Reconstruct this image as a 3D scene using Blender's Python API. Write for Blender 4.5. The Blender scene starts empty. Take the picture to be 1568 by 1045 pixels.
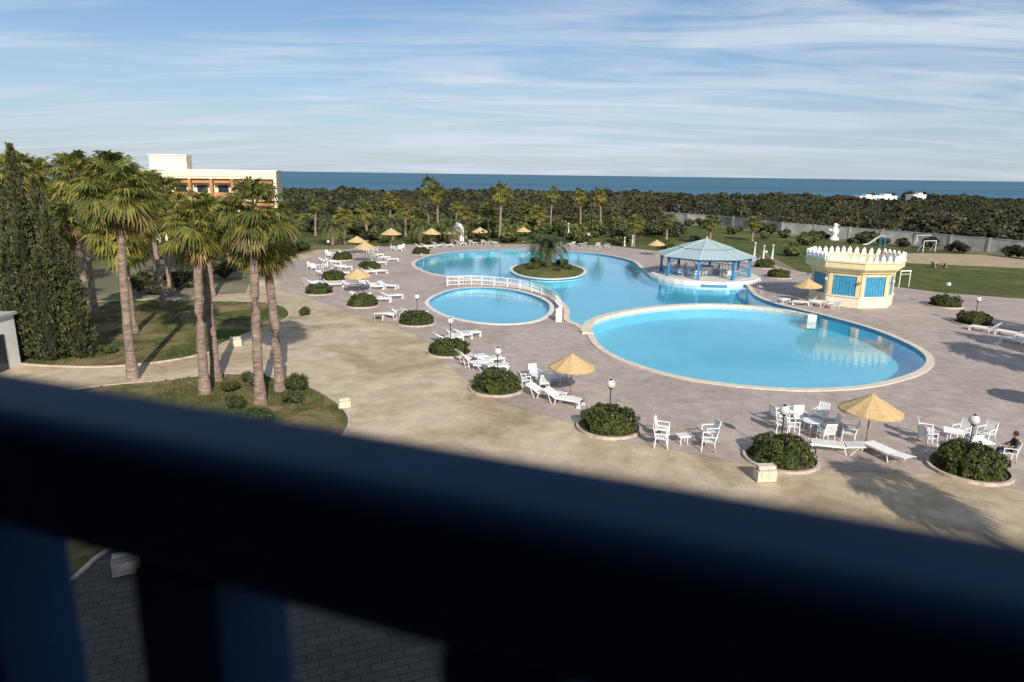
import bpy, bmesh, math, random
from mathutils import Matrix, Vector, noise
random.seed(7)
rad=math.radians
scene=bpy.context.scene
COL=scene.collection
V=Vector

# ------------------------------------------------------------------ materials
def newmat(name):
    m=bpy.data.materials.new(name); m.use_nodes=True
    nt=m.node_tree; b=nt.nodes['Principled BSDF']
    return m,nt,b
def N(nt,t,**kw):
    n=nt.nodes.new(t)
    for k,v in kw.items(): setattr(n,k,v)
    return n
def pos(nt,rot=0,scale=(1,1,1)):
    g=N(nt,'ShaderNodeNewGeometry'); mp=N(nt,'ShaderNodeMapping')
    mp.inputs['Rotation'].default_value=(0,0,rot); mp.inputs['Scale'].default_value=scale
    nt.links.new(g.outputs['Position'],mp.inputs['Vector']); return mp.outputs['Vector']
def noisen(nt,vec,scale,detail=4,rough=.55,dist=0):
    n=N(nt,'ShaderNodeTexNoise'); n.inputs['Scale'].default_value=scale; n.inputs['Detail'].default_value=detail
    n.inputs['Roughness'].default_value=rough; n.inputs['Distortion'].default_value=dist
    if vec is not None: nt.links.new(vec,n.inputs['Vector'])
    return n.outputs['Fac']
def ramp(nt,fac,stops):
    r=N(nt,'ShaderNodeValToRGB'); e=r.color_ramp.elements
    while len(e)<len(stops): e.new(.5)
    for i,(p,c) in enumerate(stops):
        e[i].position=p; e[i].color=(c[0],c[1],c[2],1) if not isinstance(c,(int,float)) else (c,c,c,1)
    nt.links.new(fac,r.inputs['Fac']); return r.outputs['Color']
def mix(nt,f,a,b,mode='MIX'):
    m=N(nt,'ShaderNodeMix',data_type='RGBA',blend_type=mode)
    for s,v in ((0,f),(6,a),(7,b)):
        if isinstance(v,(int,float)): m.inputs[s].default_value=v
        elif isinstance(v,tuple): m.inputs[s].default_value=(v[0],v[1],v[2],1)
        else: nt.links.new(v,m.inputs[s])
    return m.outputs[2]
def bump(nt,b,h,strength=.3,dist=.02):
    bp=N(nt,'ShaderNodeBump'); bp.inputs['Strength'].default_value=strength; bp.inputs['Distance'].default_value=dist
    nt.links.new(h,bp.inputs['Height']); nt.links.new(bp.outputs[0],b.inputs['Normal'])

def simple(name,col,rough=.6,var=.12,scale=3,spec=.4,metal=0):
    m,nt,b=newmat(name)
    f=noisen(nt,pos(nt),scale,5)
    lo=tuple(c*(1-var*1.6) for c in col); hi=tuple(min(1,c*(1+var)) for c in col)
    nt.links.new(ramp(nt,f,[(.3,lo),(.7,hi)]),b.inputs['Base Color'])
    b.inputs['Roughness'].default_value=rough; b.inputs['Specular IOR Level'].default_value=spec
    b.inputs['Metallic'].default_value=metal
    return m
def leafmat(name,a,b_,c,tr=.25,ov=1.0,bigs=.05,bigv=1.0):
    m,nt,b=newmat(name)
    g=N(nt,'ShaderNodeNewGeometry')
    oi=N(nt,'ShaderNodeObjectInfo')
    r=ramp(nt,g.outputs['Random Per Island'],[(0,a),(.6,b_),(1,c)])
    q=lambda t:tuple(1+(x-1)*ov for x in t)
    r2=ramp(nt,oi.outputs['Random'],[(0,q((.62,.66,.6))),(.5,q((.95,.95,.9))),(1,q((1.3,1.18,1.0)))])
    r3=mix(nt,1.0,r,r2,'MULTIPLY')
    big=noisen(nt,pos(nt),bigs,4,.6)
    w=lambda t:tuple(1+(x-1)*bigv for x in t)
    r3=mix(nt,1.0,r3,ramp(nt,big,[(.35,w((.80,.84,.86))),(.65,w((1.2,1.1,1.02)))]),'MULTIPLY')
    nt.links.new(r3,b.inputs['Base Color'])
    b.inputs['Roughness'].default_value=.55; b.inputs['Specular IOR Level'].default_value=.25
    if tr>.16:
        t=N(nt,'ShaderNodeBsdfTranslucent'); nt.links.new(r3,t.inputs['Color'])
        ms=N(nt,'ShaderNodeMixShader'); ms.inputs[0].default_value=tr
        o=nt.nodes['Material Output']
        nt.links.new(b.outputs[0],ms.inputs[1]); nt.links.new(t.outputs[0],ms.inputs[2]); nt.links.new(ms.outputs[0],o.inputs['Surface'])
    return m

def paving(name,c1,c2,mort,bw,bh,rot,stain,msize=.012,blot=(.93,.92,.9)):
    m,nt,b=newmat(name)
    v=pos(nt,rot)
    br=N(nt,'ShaderNodeTexBrick'); nt.links.new(v,br.inputs['Vector'])
    br.inputs['Scale'].default_value=1; br.inputs['Brick Width'].default_value=bw; br.inputs['Row Height'].default_value=bh
    br.offset=0.0 if bw==bh else .5
    br.inputs['Mortar Size'].default_value=msize; br.inputs['Color1'].default_value=(*c1,1); br.inputs['Color2'].default_value=(*c2,1)
    br.inputs['Mortar'].default_value=(*mort,1)
    big=noisen(nt,pos(nt),.16,7,.66,1.0)
    c=mix(nt,1.0,br.outputs['Color'],ramp(nt,big,[(.34,stain),(.46,blot),(.56,(1,1,1)),(.7,(1.10,1.10,1.10))]),'MULTIPLY')
    med=noisen(nt,pos(nt),1.1,6,.7)
    c=mix(nt,1.0,c,ramp(nt,med,[(.3,(.78,.77,.75)),(.65,(1.08,1.08,1.08))]),'MULTIPLY')
    fine=noisen(nt,pos(nt),14,3,.7)
    c=mix(nt,1.0,c,ramp(nt,fine,[(.3,(.9,.9,.9)),(.7,(1.07,1.07,1.07))]),'MULTIPLY')
    nt.links.new(c,b.inputs['Base Color']); b.inputs['Roughness'].default_value=.75; b.inputs['Specular IOR Level'].default_value=.3
    bump(nt,b,med,.25,.02)
    return m

M_deck=paving('deck_tiles',(.50,.415,.375),(.455,.375,.34),(.385,.325,.295),.5,.5,rad(18),(.82,.80,.79))
M_tan=paving('sandstone_slabs',(.63,.52,.375),(.575,.47,.335),(.53,.435,.315),.8,.8,rad(25),(.62,.57,.49),.016,(.84,.81,.76))
M_near=paving('shade_toned_slabs',(.10,.088,.078),(.075,.066,.058),(.035,.03,.027),.6,.3,rad(-20),(.7,.7,.7),.02)  # slab colour darkened to stand in for the building's deep shadow
M_cop=simple('coping_stone',(.72,.63,.50),.7,.12,2)
M_copw=simple('coping_white',(.76,.72,.66),.7,.1,2)
M_kerb=simple('kerb_stone',(.56,.45,.38),.8,.2,3)
M_soil=simple('soil',(.13,.09,.06),.95,.3,5)
M_white=simple('white_plastic',(.84,.84,.82),.4,.04,6)
M_wpaint=simple('white_paint',(.82,.81,.78),.6,.05,2)
M_render=simple('cream_render',(.78,.70,.54),.85,.06,1.2)
M_wall=simple('low_bounce_facade',(.14,.125,.10),.9,.08,1.2)  # unseen facade coloured dark so little light bounces onto the rail
M_yellow=simple('yellow_render',(.78,.63,.36),.8,.08,1.5)
M_orange=simple('orange_render',(.52,.25,.10),.85,.15,1.2)
M_bluepan=simple('blue_panel',(.055,.30,.50),.5,.12,2)
M_bluewood=simple('blue_painted_wood',(.055,.23,.45),.5,.12,4)
M_straw=simple('straw_canopy',(.62,.44,.22),.9,.18,14)
M_wood=simple('wood_pole',(.22,.13,.07),.8,.2,8)
M_black=simple('black_iron',(.02,.02,.022),.5,.1,8)
M_glass=simple('dark_glass',(.03,.04,.05),.15,.1,2,.5)
M_globe=simple('lamp_globe_glass',(.66,.66,.64),.25,.05,4)
M_grey=simple('grey_wall_render',(.47,.455,.42),.9,.28,.4)
M_stone=simple('limestone_block',(.70,.61,.47),.85,.15,6)
M_conc=simple('concrete',(.42,.41,.39),.9,.12,1)
M_leaf_hedge=leafmat('hedge_leaf',(.028,.042,.012),(.06,.088,.022),(.13,.16,.04),.15,.5,1.2,1.3)
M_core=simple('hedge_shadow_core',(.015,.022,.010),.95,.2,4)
M_leaf_palm=leafmat('fan_palm_leaf',(.10,.13,.035),(.185,.21,.055),(.37,.33,.085),.35,.6)
M_leaf_dead=leafmat('dead_palm_leaf',(.20,.14,.065),(.32,.23,.11),(.42,.32,.17),.2,.5)
M_leaf_date=leafmat('date_palm_leaf',(.06,.09,.035),(.105,.14,.055),(.19,.21,.08),.15)
M_leaf_cyp=leafmat('cypress_leaf',(.038,.046,.022),(.07,.084,.036),(.125,.13,.055),.1,.3)
M_leaf_scrub=leafmat('scrub_leaf',(.032,.037,.019),(.058,.062,.030),(.095,.09,.046),.1,.75,.03,1.4)
M_leaf_shrub=leafmat('shrub_leaf',(.045,.062,.02),(.09,.112,.033),(.17,.18,.055),.15,1.0)

def mk_trunk():
    m,nt,b=newmat('palm_trunk')
    v=pos(nt,0,(1.2,1.2,9))
    f=noisen(nt,v,1.3,5,.7)
    f2=noisen(nt,pos(nt),6,5,.7)
    c=ramp(nt,f,[(.32,(.13,.09,.07)),(.5,(.31,.225,.175)),(.68,(.48,.37,.30))])
    c=mix(nt,1.0,c,ramp(nt,f2,[(.3,(.6,.6,.6)),(.7,(1.15,1.15,1.15))]),'MULTIPLY')
    nt.links.new(c,b.inputs['Base Color']); b.inputs['Roughness'].default_value=.95
    bump(nt,b,f,.8,.06); return m
M_trunk=mk_trunk()
def mk_grass(name='lawn_grass',k=1.0):
    m,nt,b=newmat(name)
    a=noisen(nt,pos(nt),.10,6,.62,.5); c=noisen(nt,pos(nt),5,6,.75); d=noisen(nt,pos(nt),.6,4,.6)
    s=lambda r,g,bb:(r*k,g*k,bb*k)
    col=ramp(nt,a,[(.3,s(.075,.10,.028)),(.5,s(.105,.128,.036)),(.62,s(.16,.155,.058)),(.72,s(.24,.20,.10))])
    col=mix(nt,1.0,col,ramp(nt,c,[(.3,(.55,.57,.55)),(.7,(1.25,1.25,1.25))]),'MULTIPLY')
    col=mix(nt,1.0,col,ramp(nt,d,[(.35,(.70,.73,.70)),(.65,(1.1,1.08,1.0))]),'MULTIPLY')
    nt.links.new(col,b.inputs['Base Color']); b.inputs['Roughness'].default_value=.9; b.inputs['Specular IOR Level'].default_value=.15
    bump(nt,b,c,.7,.08); return m
M_grass=mk_grass()
def mk_lawnL():
    m=mk_grass('worn_shade_toned_lawn',.9); nt=m.node_tree; b=nt.nodes['Principled BSDF']  # grass tone lowered to stand in for shadow over this lawn
    src=b.inputs['Base Color'].links[0].from_socket
    w=noisen(nt,pos(nt),.22,6,.68,.8)
    col=mix(nt,ramp(nt,w,[(.47,(0,0,0)),(.60,(1,1,1))]),src,(.27,.195,.11))
    nt.links.new(col,b.inputs['Base Color']); return m
M_lawnL=mk_lawnL()
def mk_ground():
    m,nt,b=newmat('sandy_scrub_ground')
    a=noisen(nt,pos(nt),.05,6,.6,.5); c=noisen(nt,pos(nt),2,5,.7)
    col=ramp(nt,a,[(.3,(.11,.11,.05)),(.5,(.16,.15,.075)),(.68,(.30,.25,.15))])
    col=mix(nt,1.0,col,ramp(nt,c,[(.3,(.7,.7,.7)),(.7,(1.15,1.15,1.15))]),'MULTIPLY')
    nt.links.new(col,b.inputs['Base Color']); b.inputs['Roughness'].default_value=.95; return m
M_ground=mk_ground()
M_sand=simple('play_sand',(.44,.33,.21),.95,.15,.6)
def mk_basin():
    m,nt,b=newmat('pool_basin_tiles')
    a=noisen(nt,pos(nt),.1,3)
    v=N(nt,'ShaderNodeTexVoronoi'); v.feature='SMOOTH_F1'; nt.links.new(pos(nt),v.inputs['Vector']); v.inputs['Scale'].default_value=.9
    col=ramp(nt,a,[(.35,(.115,.50,.655)),(.65,(.16,.58,.72))])
    col=mix(nt,1.0,col,ramp(nt,v.outputs['Distance'],[(0,(.96,.97,.97)),(.7,(1.04,1.03,1.03))]),'MULTIPLY')
    nt.links.new(col,b.inputs['Base Color']); b.inputs['Roughness'].default_value=.6; return m
M_basin=mk_basin()
M_band=simple('pool_rim_shade_band',(.05,.28,.48),.3,.15,6)  # darker blue paints in the shadow on the inner rim wall
def mk_water(name,tint):
    m,nt,b=newmat(name); nt.nodes.remove(b)
    t=N(nt,'ShaderNodeBsdfTransparent'); t.inputs[0].default_value=(*tint,1)
    g=N(nt,'ShaderNodeBsdfGlossy'); g.inputs['Roughness'].default_value=.03; g.inputs[0].default_value=(.95,.97,1,1)
    lw=N(nt,'ShaderNodeLayerWeight'); lw.inputs['Blend'].default_value=.5
    pw=N(nt,'ShaderNodeMath',operation='POWER'); nt.links.new(lw.outputs['Facing'],pw.inputs[0]); pw.inputs[1].default_value=4.6
    ml=N(nt,'ShaderNodeMath',operation='MULTIPLY_ADD'); nt.links.new(pw.outputs[0],ml.inputs[0]); ml.inputs[1].default_value=.95; ml.inputs[2].default_value=.02
    v=pos(nt,rad(30),(1,1.6,1)); h=noisen(nt,v,1.6,3,.5,.3)
    bp=N(nt,'ShaderNodeBump'); bp.inputs['Strength'].default_value=.25; bp.inputs['Distance'].default_value=.03
    nt.links.new(h,bp.inputs['Height']); nt.links.new(bp.outputs[0],g.inputs['Normal'])
    ms=N(nt,'ShaderNodeMixShader'); nt.links.new(ml.outputs[0],ms.inputs[0]); nt.links.new(t.outputs[0],ms.inputs[1]); nt.links.new(g.outputs[0],ms.inputs[2])
    nt.links.new(ms.outputs[0],nt.nodes['Material Output'].inputs['Surface']); return m
M_water=mk_water('pool_water',(.86,.98,1.0))
def mk_sea():
    m,nt,b=newmat('sea_water')
    a=noisen(nt,pos(nt,0,(.0006,.006,1)),1,6,.6)
    col=ramp(nt,a,[(.35,(.058,.145,.225)),(.65,(.08,.19,.275))])
    nt.links.new(col,b.inputs['Base Color']); b.inputs['Roughness'].default_value=.7; b.inputs['Specular IOR Level'].default_value=.15
    return m
M_sea=mk_sea()
def mk_roofteal():
    m,nt,b=newmat('teal_roof_boards')
    f=noisen(nt,pos(nt,0,(2,2,2)),2,4)
    nt.links.new(ramp(nt,f,[(.3,(.34,.46,.46)),(.7,(.46,.57,.57))]),b.inputs['Base Color']); b.inputs['Roughness'].default_value=.7
    return m
M_teal=mk_roofteal()
def mk_rail():
    m,nt,b=newmat('blue_painted_rail')
    f=noisen(nt,pos(nt),12,4)
    nt.links.new(ramp(nt,f,[(.3,(.020,.062,.145)),(.7,(.026,.074,.17))]),b.inputs['Base Color']); b.inputs['Roughness'].default_value=.6
    b.inputs['Specular IOR Level'].default_value=.14
    return m
M_rail=mk_rail()

# ------------------------------------------------------------------ mesh builder
class MB:
    def __init__(s): s.v=[]; s.f=[]; s.m=[]; s.mats=[]; s.sm=[]
    def mi(s,mat):
        if mat not in s.mats: s.mats.append(mat)
        return s.mats.index(mat)
    def face(s,pts,mat,smooth=False):
        i=len(s.v); s.v.extend([tuple(p) for p in pts]); s.f.append(tuple(range(i,i+len(pts)))); s.m.append(s.mi(mat)); s.sm.append(smooth)
    def mesh(s,verts,faces,mat,smooth=False):
        i=len(s.v); s.v.extend([tuple(p) for p in verts]); k=s.mi(mat)
        for f in faces: s.f.append(tuple(i+j for j in f)); s.m.append(k); s.sm.append(smooth)
    def box(s,c,size,mat,rot=None,rz=0):
        R=rot if rot is not None else Matrix.Rotation(rz,3,'Z')
        c=V(c); h=V(size)/2
        vs=[c+R@V((x*h.x,y*h.y,z*h.z)) for x in(-1,1) for y in(-1,1) for z in(-1,1)]
        s.mesh(vs,[(0,1,3,2),(4,6,7,5),(0,4,5,1),(2,3,7,6),(0,2,6,4),(1,5,7,3)],mat)
    def tube(s,path,radii,mat,n=8,caps=True,smooth=True):
        vs=[];P=[V(p) for p in path]
        if isinstance(radii,(int,float)): radii=[radii]*len(P)
        for i,p in enumerate(P):
            t=(P[min(i+1,len(P)-1)]-P[max(i-1,0)]).normalized()
            a=t.cross(V((0,0,1)))
            if a.length<.05: a=V((1,0,0))
            a.normalize(); b=t.cross(a)
            for k in range(n):
                q=2*math.pi*k/n; vs.append(p+(a*math.cos(q)+b*math.sin(q))*radii[i])
        fs=[]
        for i in range(len(P)-1):
            for k in range(n): fs.append((i*n+k,i*n+(k+1)%n,(i+1)*n+(k+1)%n,(i+1)*n+k))
        s.mesh(vs,fs,mat,smooth)
        if caps:
            s.mesh(vs[:n],[tuple(range(n))],mat); s.mesh(vs[-n:],[tuple(range(n))],mat)
    def lathe(s,prof,mat,n=24,c=(0,0,0),smooth=True,phase=0):
        vs=[];cx,cy,cz=c
        for r,z in prof:
            for k in range(n):
                q=2*math.pi*k/n+phase; vs.append((cx+r*math.cos(q),cy+r*math.sin(q),cz+z))
        fs=[]
        for i in range(len(prof)-1):
            for k in range(n): fs.append((i*n+k,i*n+(k+1)%n,(i+1)*n+(k+1)%n,(i+1)*n+k))
        s.mesh(vs,fs,mat,smooth)
    def me(s,name):
        m=bpy.data.meshes.new(name); m.from_pydata(s.v,[],s.f)
        for a in s.mats: m.materials.append(a)
        m.polygons.foreach_set('material_index',s.m); m.polygons.foreach_set('use_smooth',s.sm)
        m.update(); return m
    def obj(s,name,loc=(0,0,0),rz=0,parent=None): return place(name,s.me(name),loc,rz,1,parent)
def place(name,me,loc=(0,0,0),rz=0,sc=1,parent=None):
    o=bpy.data.objects.new(name,me); COL.objects.link(o); o.location=loc; o.rotation_euler=(0,0,rz)
    o.scale=(sc,sc,sc) if isinstance(sc,(int,float)) else sc
    if parent: o.parent=parent
    return o
def empty(name,loc=(0,0,0),rz=0):
    o=bpy.data.objects.new(name,None); COL.objects.link(o); o.location=loc; o.rotation_euler=(0,0,rz); o.empty_display_size=.3; return o

def smooth_loop(pts,k=6,closed=True):
    out=[];n=len(pts)
    rng=range(n) if closed else range(n-1)
    g=lambda i: V(pts[i%n]) if closed else V(pts[max(0,min(n-1,i))])
    for i in rng:
        p0,p1,p2,p3=g(i-1),g(i),g(i+1),g(i+2)
        for j in range(k):
            t=j/k
            out.append(.5*((2*p1)+(p2-p0)*t+(2*p0-5*p1+4*p2-p3)*t*t+(3*p1-p0-3*p2+p3)*t**3))
    if not closed: out.append(g(n-1))
    return out
def area(p): return sum(p[i].x*p[(i+1)%len(p)].y-p[(i+1)%len(p)].x*p[i].y for i in range(len(p)))/2
def ccw(p): return p if area(p)>0 else p[::-1]
def offset(p,d,closed=True):
    out=[];n=len(p)
    for i in range(n):
        a=p[(i-1)%n] if closed else p[max(0,i-1)]; b=p[(i+1)%n] if closed else p[min(n-1,i+1)]
        t=(b-a).normalized(); out.append(p[i]+V((t.y,-t.x))*d)
    return out
def sheet(name,outer,holes,z,mat,parent=None):
    cu=bpy.data.curves.new(name,'CURVE'); cu.dimensions='2D'; cu.fill_mode='BOTH'
    for lp in [outer]+holes:
        sp=cu.splines.new('POLY'); sp.points.add(len(lp)-1)
        for i,q in enumerate(lp): sp.points[i].co=(q[0],q[1],0,1)
        sp.use_cyclic_u=True
    o=bpy.data.objects.new(name+'_tmp',cu); COL.objects.link(o)
    dg=bpy.context.evaluated_depsgraph_get(); me=bpy.data.meshes.new_from_object(o.evaluated_get(dg))
    bpy.data.objects.remove(o); bpy.data.curves.remove(cu)
    bm=bmesh.new(); bm.from_mesh(me); bm.normal_update()
    for f in bm.faces:
        if f.normal.z<0: f.normal_flip()
    bm.normal_update(); me2=bpy.data.meshes.new(name); bm.to_mesh(me2); bm.free()
    me2.materials.append(mat)
    for p in me2.polygons: p.material_index=0; p.use_smooth=False
    return place(name,me2,(0,0,z),parent=parent)
def ring(mb,inner,outer,z0,z1,mat,closed=True):
    n=len(inner); R=range(n) if closed else range(n-1)
    for i in R:
        j=(i+1)%n; a,b,c,d=inner[i],inner[j],outer[j],outer[i]
        mb.face([(a.x,a.y,z1),(d.x,d.y,z1),(c.x,c.y,z1),(b.x,b.y,z1)],mat)
        mb.face([(d.x,d.y,z0),(c.x,c.y,z0),(c.x,c.y,z1),(d.x,d.y,z1)],mat)
        mb.face([(a.x,a.y,z0),(a.x,a.y,z1),(b.x,b.y,z1),(b.x,b.y,z0)],mat)
def wallstrip(mb,loop,z0,z1,mat,closed=True):
    n=len(loop)
    for i in range(n if closed else n-1):
        a,b=loop[i],loop[(i+1)%n]; mb.face([(a.x,a.y,z0),(b.x,b.y,z0),(b.x,b.y,z1),(a.x,a.y,z1)],mat)

# ------------------------------------------------------------------ pools and ground
main_pts=[(6.2,52.2),(6.5,47.7),(7.7,44),(10.3,40.6),(13.5,38.9),(17,38.3),(20.7,39.0),(24,40.8),(26.8,43.1),(28.8,46),(29.7,49.6),(29.6,54.9),(28.0,60.5),(25.8,65.8),(25.3,70),(26.0,74.5),(26.6,78.0),
 (23.6,77.2),(20.0,78.4),(17.6,81.2),(16.9,84.5),(17.1,92),(17.2,99),(14.6,106),(9.9,110.2),(3.6,111.5),(-2.8,111.3),(-8.9,107.7),(-12.6,100.5),(-13.3,92.2),(-10.8,85),(-7.5,81.4),(-2.4,78.4),(2.0,73.4),(4.6,66.5),(5.2,61.4),(4.9,57),(5.6,55.0)]
main=ccw(smooth_loop(main_pts,5))
kid=ccw(smooth_loop([(-8,64.7),(-6.4,71.2),(-3.2,73.3),(.8,70.9),(3.4,64.6),(2.7,58),(.3,55.2),(-3,55.6),(-6.2,59)],6))
island=ccw(smooth_loop([(-.1,88.3),(1.3,93.8),(5,96),(8,93.6),(9.2,88),(7.6,82.4),(4.3,80.4),(1.2,82.6)],5))
hole=[(5.2,44),(8,39.5),(13,36.8),(18,36.6),(25,38),(30,42),(31.8,49),(31.5,56),(29.5,62),(27.5,68),(28,76),(31.3,84),(27,91.5),(19.5,92.5),(19.2,101),(14,109),(8,112.8),(-4,113),(-11,109.5),(-14.5,101),(-15,91),(-11.5,82),(-9.3,74),(-9.3,63),(-6.6,57),(0,53.6),(4,54),(4.8,50)]
tan=[(-24,69.8),(-20.3,66.3),(-14.1,59.1),(-9.8,54.3),(-6.5,49.3),(-4.5,43.5),(-1.6,36.4),(2.9,32.2),(4.6,30.0),(6.8,29.2),(9.7,27.6),(13.4,26.9),(17.8,26.6),(20.5,25.2),(30,23.5)]
tans=[V(p) for p in tan]
deck_outer=tans+[V(p) for p in [(46,21),(85,21),(85,64),(65,68.5),(53.9,71.1),(47.5,74),(44.3,77.9),(40.5,84),(37.5,92),(36.4,103),(34,109),(24,113),(16.7,121.7),(1.6,121.9),(-9.9,120.3),(-20.8,117.6),(-27.5,108.4),(-30.3,93.9),(-27.5,80)]]
sheet('ground',[(-3000,-400),(3000,-400),(3000,420),(-3000,420)],[hole],-.03,M_ground)
sea=sheet('sea',[(-30000,390),(30000,390),(30000,40000),(-30000,40000)],[],-.6,M_sea)
sheet('pool_deck',deck_outer,[offset(main,.2),offset(kid,.2)],0.0,M_deck)
tanp=[V((-75,14)),V((60,14)),V((60,20.5))]+[V((p.x+.6,p.y+1.2)) for p in reversed(tans)]+[V(p) for p in [(-26.5,80),(-29.5,93),(-26.5,107),(-28,110),(-31,108),(-33.5,94),(-30,78),(-27,68),(-40,62),(-75,60)]]
sheet('sandstone_paving',tanp,[],-.012,M_tan)
sheet('shade_toned_terrace',[(-90,-30),(60,-30),(60,12),(-9,17.8),(-13,26.5),(-18,31),(-90,60)],[],-.004,M_near)  # separate dark sheet by the building, its shade put into the colour
lawnL=smooth_loop([(-26.5,40.8),(-33,42),(-42,47),(-42,58),(-37,62.5),(-30,63.2),(-22.6,62.5),(-19.1,57),(-19.8,51.7),(-20.6,47.6),(-20.6,44.6),(-22.8,42)],5)
bedL=smooth_loop([(-24,36.4),(-20.5,38.0),(-17.1,39.6),(-12.8,38.2),(-9.4,34.6),(-7.9,31),(-8.8,27.5),(-11,25),(-13,20),(-14,17.6),(-22,18),(-28,24),(-27.5,33)],5)
for nm,lp in (('lawn',lawnL),('lawn',bedL)):
    lp=ccw(lp); l=sheet(nm,lp,[],.03,M_lawnL)
    mb=MB(); ring(mb,lp,offset(lp,.14),-.02,.07,M_kerb); mb.obj('kerb',(0,0,-.03),0,l)
lawnR=[V(p) for p in [(38,90),(44.8,133),(41,170),(48,176),(58,150),(80,112),(110,70),(110,50),(85,62),(65,67),(52,71.0),(46.5,74),(43.2,77.9)]]
sheet('lawn',lawnR,[],-.02,M_grass)
sheet('lawn',[(-95,118),(-20,116),(-9,119),(17,120),(24,111),(36,108),(38,100),(46,134),(41,172),(-95,172)],[],-.024,M_grass)
sheet('sand_pit',smooth_loop([(58,103),(64,113),(70,116),(84,112),(95,98),(88,93),(74,97),(64,100)],5),[],-.012,M_sand)
def inside(p,poly):
    c=False;n=len(poly);j=n-1
    for i in range(n):
        a,b=poly[i],poly[j]
        if (a.y>p[1])!=(b.y>p[1]) and p[0]<(b.x-a.x)*(p[1]-a.y)/(b.y-a.y)+a.x: c=not c
        j=i
    return c
random.seed(3)
M_blade=leafmat('grass_blade',(.06,.085,.022),(.11,.14,.036),(.23,.22,.08),.1)
mb=MB()
for lp,cnt in ((lawnL,7000),(bedL,7000)):
    xs=[p.x for p in lp]; ys=[p.y for p in lp]
    for i in range(cnt):
        x=random.uniform(min(xs),max(xs)); y=random.uniform(min(ys),max(ys))
        if not inside((x,y),lp) or noise.noise(V((x*.3,y*.3,2)))<-.12: continue
        for k in range(3):
            a=random.uniform(0,6.28); h=random.uniform(.05,.14); ox,oy=random.uniform(-.1,.1),random.uniform(-.1,.1)
            mb.face([(x+ox-.03*math.cos(a),y+oy-.03*math.sin(a),.03),(x+ox+.03*math.cos(a),y+oy+.03*math.sin(a),.03),(x+ox+random.uniform(-.05,.05),y+oy+random.uniform(-.05,.05),.03+h)],M_blade)
mb.obj('grass_tufts')

pool=empty('swimming_pool')
mb=MB(); Z0=-1.15
wallstrip(mb,main,Z0,-.28,M_basin); wallstrip(mb,main,-.28,.05,M_band); mb.obj('basin_wall',parent=pool)
sheet('basin_floor',main,[],Z0,M_basin,pool)
sheet('water_surface',main,[island],-.12,M_water,pool)
mb=MB(); ring(mb,main,offset(main,.5),-.05,.06,M_cop); mb.obj('coping',parent=pool)
div=smooth_loop([(5.6,52.3),(6.6,56.2),(8.4,59.0),(11.2,61.6),(14.6,63.7),(18.7,64.9),(22.3,64.4),(25.2,62.6),(26.6,60.2)],6,False)
mb=MB(); ring(mb,offset(div,-.35,False),offset(div,.35,False),-.16,.12,M_cop,False)
wallstrip(mb,offset(div,-.33,False),Z0,-.15,M_basin,False); wallstrip(mb,offset(div,.33,False),Z0,-.15,M_basin,False)
mb.box((26.7,60.0,-.42),(.8,.8,1.2),M_copw); mb.box((5.9,52.3,-.3),(.9,1.2,.9),M_cop); mb.obj('divider_wall',parent=pool)
mb=MB(); wallstrip(mb,island,Z0+.01,.03,M_basin); ring(mb,offset(island,-.05),offset(island,.35),-.02,.07,M_copw); mb.obj('island_wall',parent=pool)
mb=MB(); c=V((4.5,88.3))
prev=island;pz=.03
for s,z in ((.8,.28),(.5,.5),(.02,.6)):
    cur=[c+(p-c)*s for p in island]
    for i in range(len(island)):
        j=(i+1)%len(island); mb.face([(prev[i].x,prev[i].y,pz),(prev[j].x,prev[j].y,pz),(cur[j].x,cur[j].y,z),(cur[i].x,cur[i].y,z)],M_grass,True)
    prev,pz=cur,z
mb.obj('island_mound',parent=pool)
kp=empty('paddling_pool')
mb=MB(); wallstrip(mb,kid,-.5,-.2,M_basin); wallstrip(mb,kid,-.2,.05,M_band); ring(mb,kid,offset(kid,.42),-.05,.06,M_copw); mb.obj('basin_wall',parent=kp)
sheet('basin_floor',kid,[],-.5,M_basin,kp); sheet('water_surface',kid,[],-.1,M_water,kp)
fp=smooth_loop([(-7.2,74.2),(-5.0,75.1),(-3.0,74.9),(-.6,73.8),(1.6,71.6),(3.2,68.4),(4.1,65),(4.4,61),(4.2,58),(3.6,56.4)],5,False)
mb=MB()
for z in (.12,.55,1.0): mb.tube([(p.x,p.y,z) for p in fp],.035 if z<.9 else .05,M_wpaint,6)
for i in range(len(fp)-1):
    a,b=fp[i],fp[i+1]; n=max(1,int((b-a).length/.16))
    for k in range(n):
        q=a.lerp(b,k/n); big=(k==0 and i%3==0)
        mb.box((q.x,q.y,.53),(.09,.09,1.06) if big else (.028,.028,.92),M_wpaint)
mb.box((3.9,56.3,.55),(.5,.25,1.1),M_wpaint); mb.obj('white_railing')
def ladder(x,y,rz):
    mb=MB()
    for s in(-.25,.25): mb.tube([(s,.35,0.05),(s,.35,.75),(s,.15,.9),(s,-.1,.75),(s,-.15,-.9)],.03,M_wpaint,6)
    for z in(-.25,-.5,-.75): mb.tube([(-.25,-.15,z),(.25,-.15,z)],.03,M_wpaint,6)
    mb.obj('pool_ladder',(x,y,0),rz)
ladder(26.0,71.5,rad(-90)); ladder(-12.9,97,rad(85)); ladder(-2.6,111.3,0)

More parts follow.
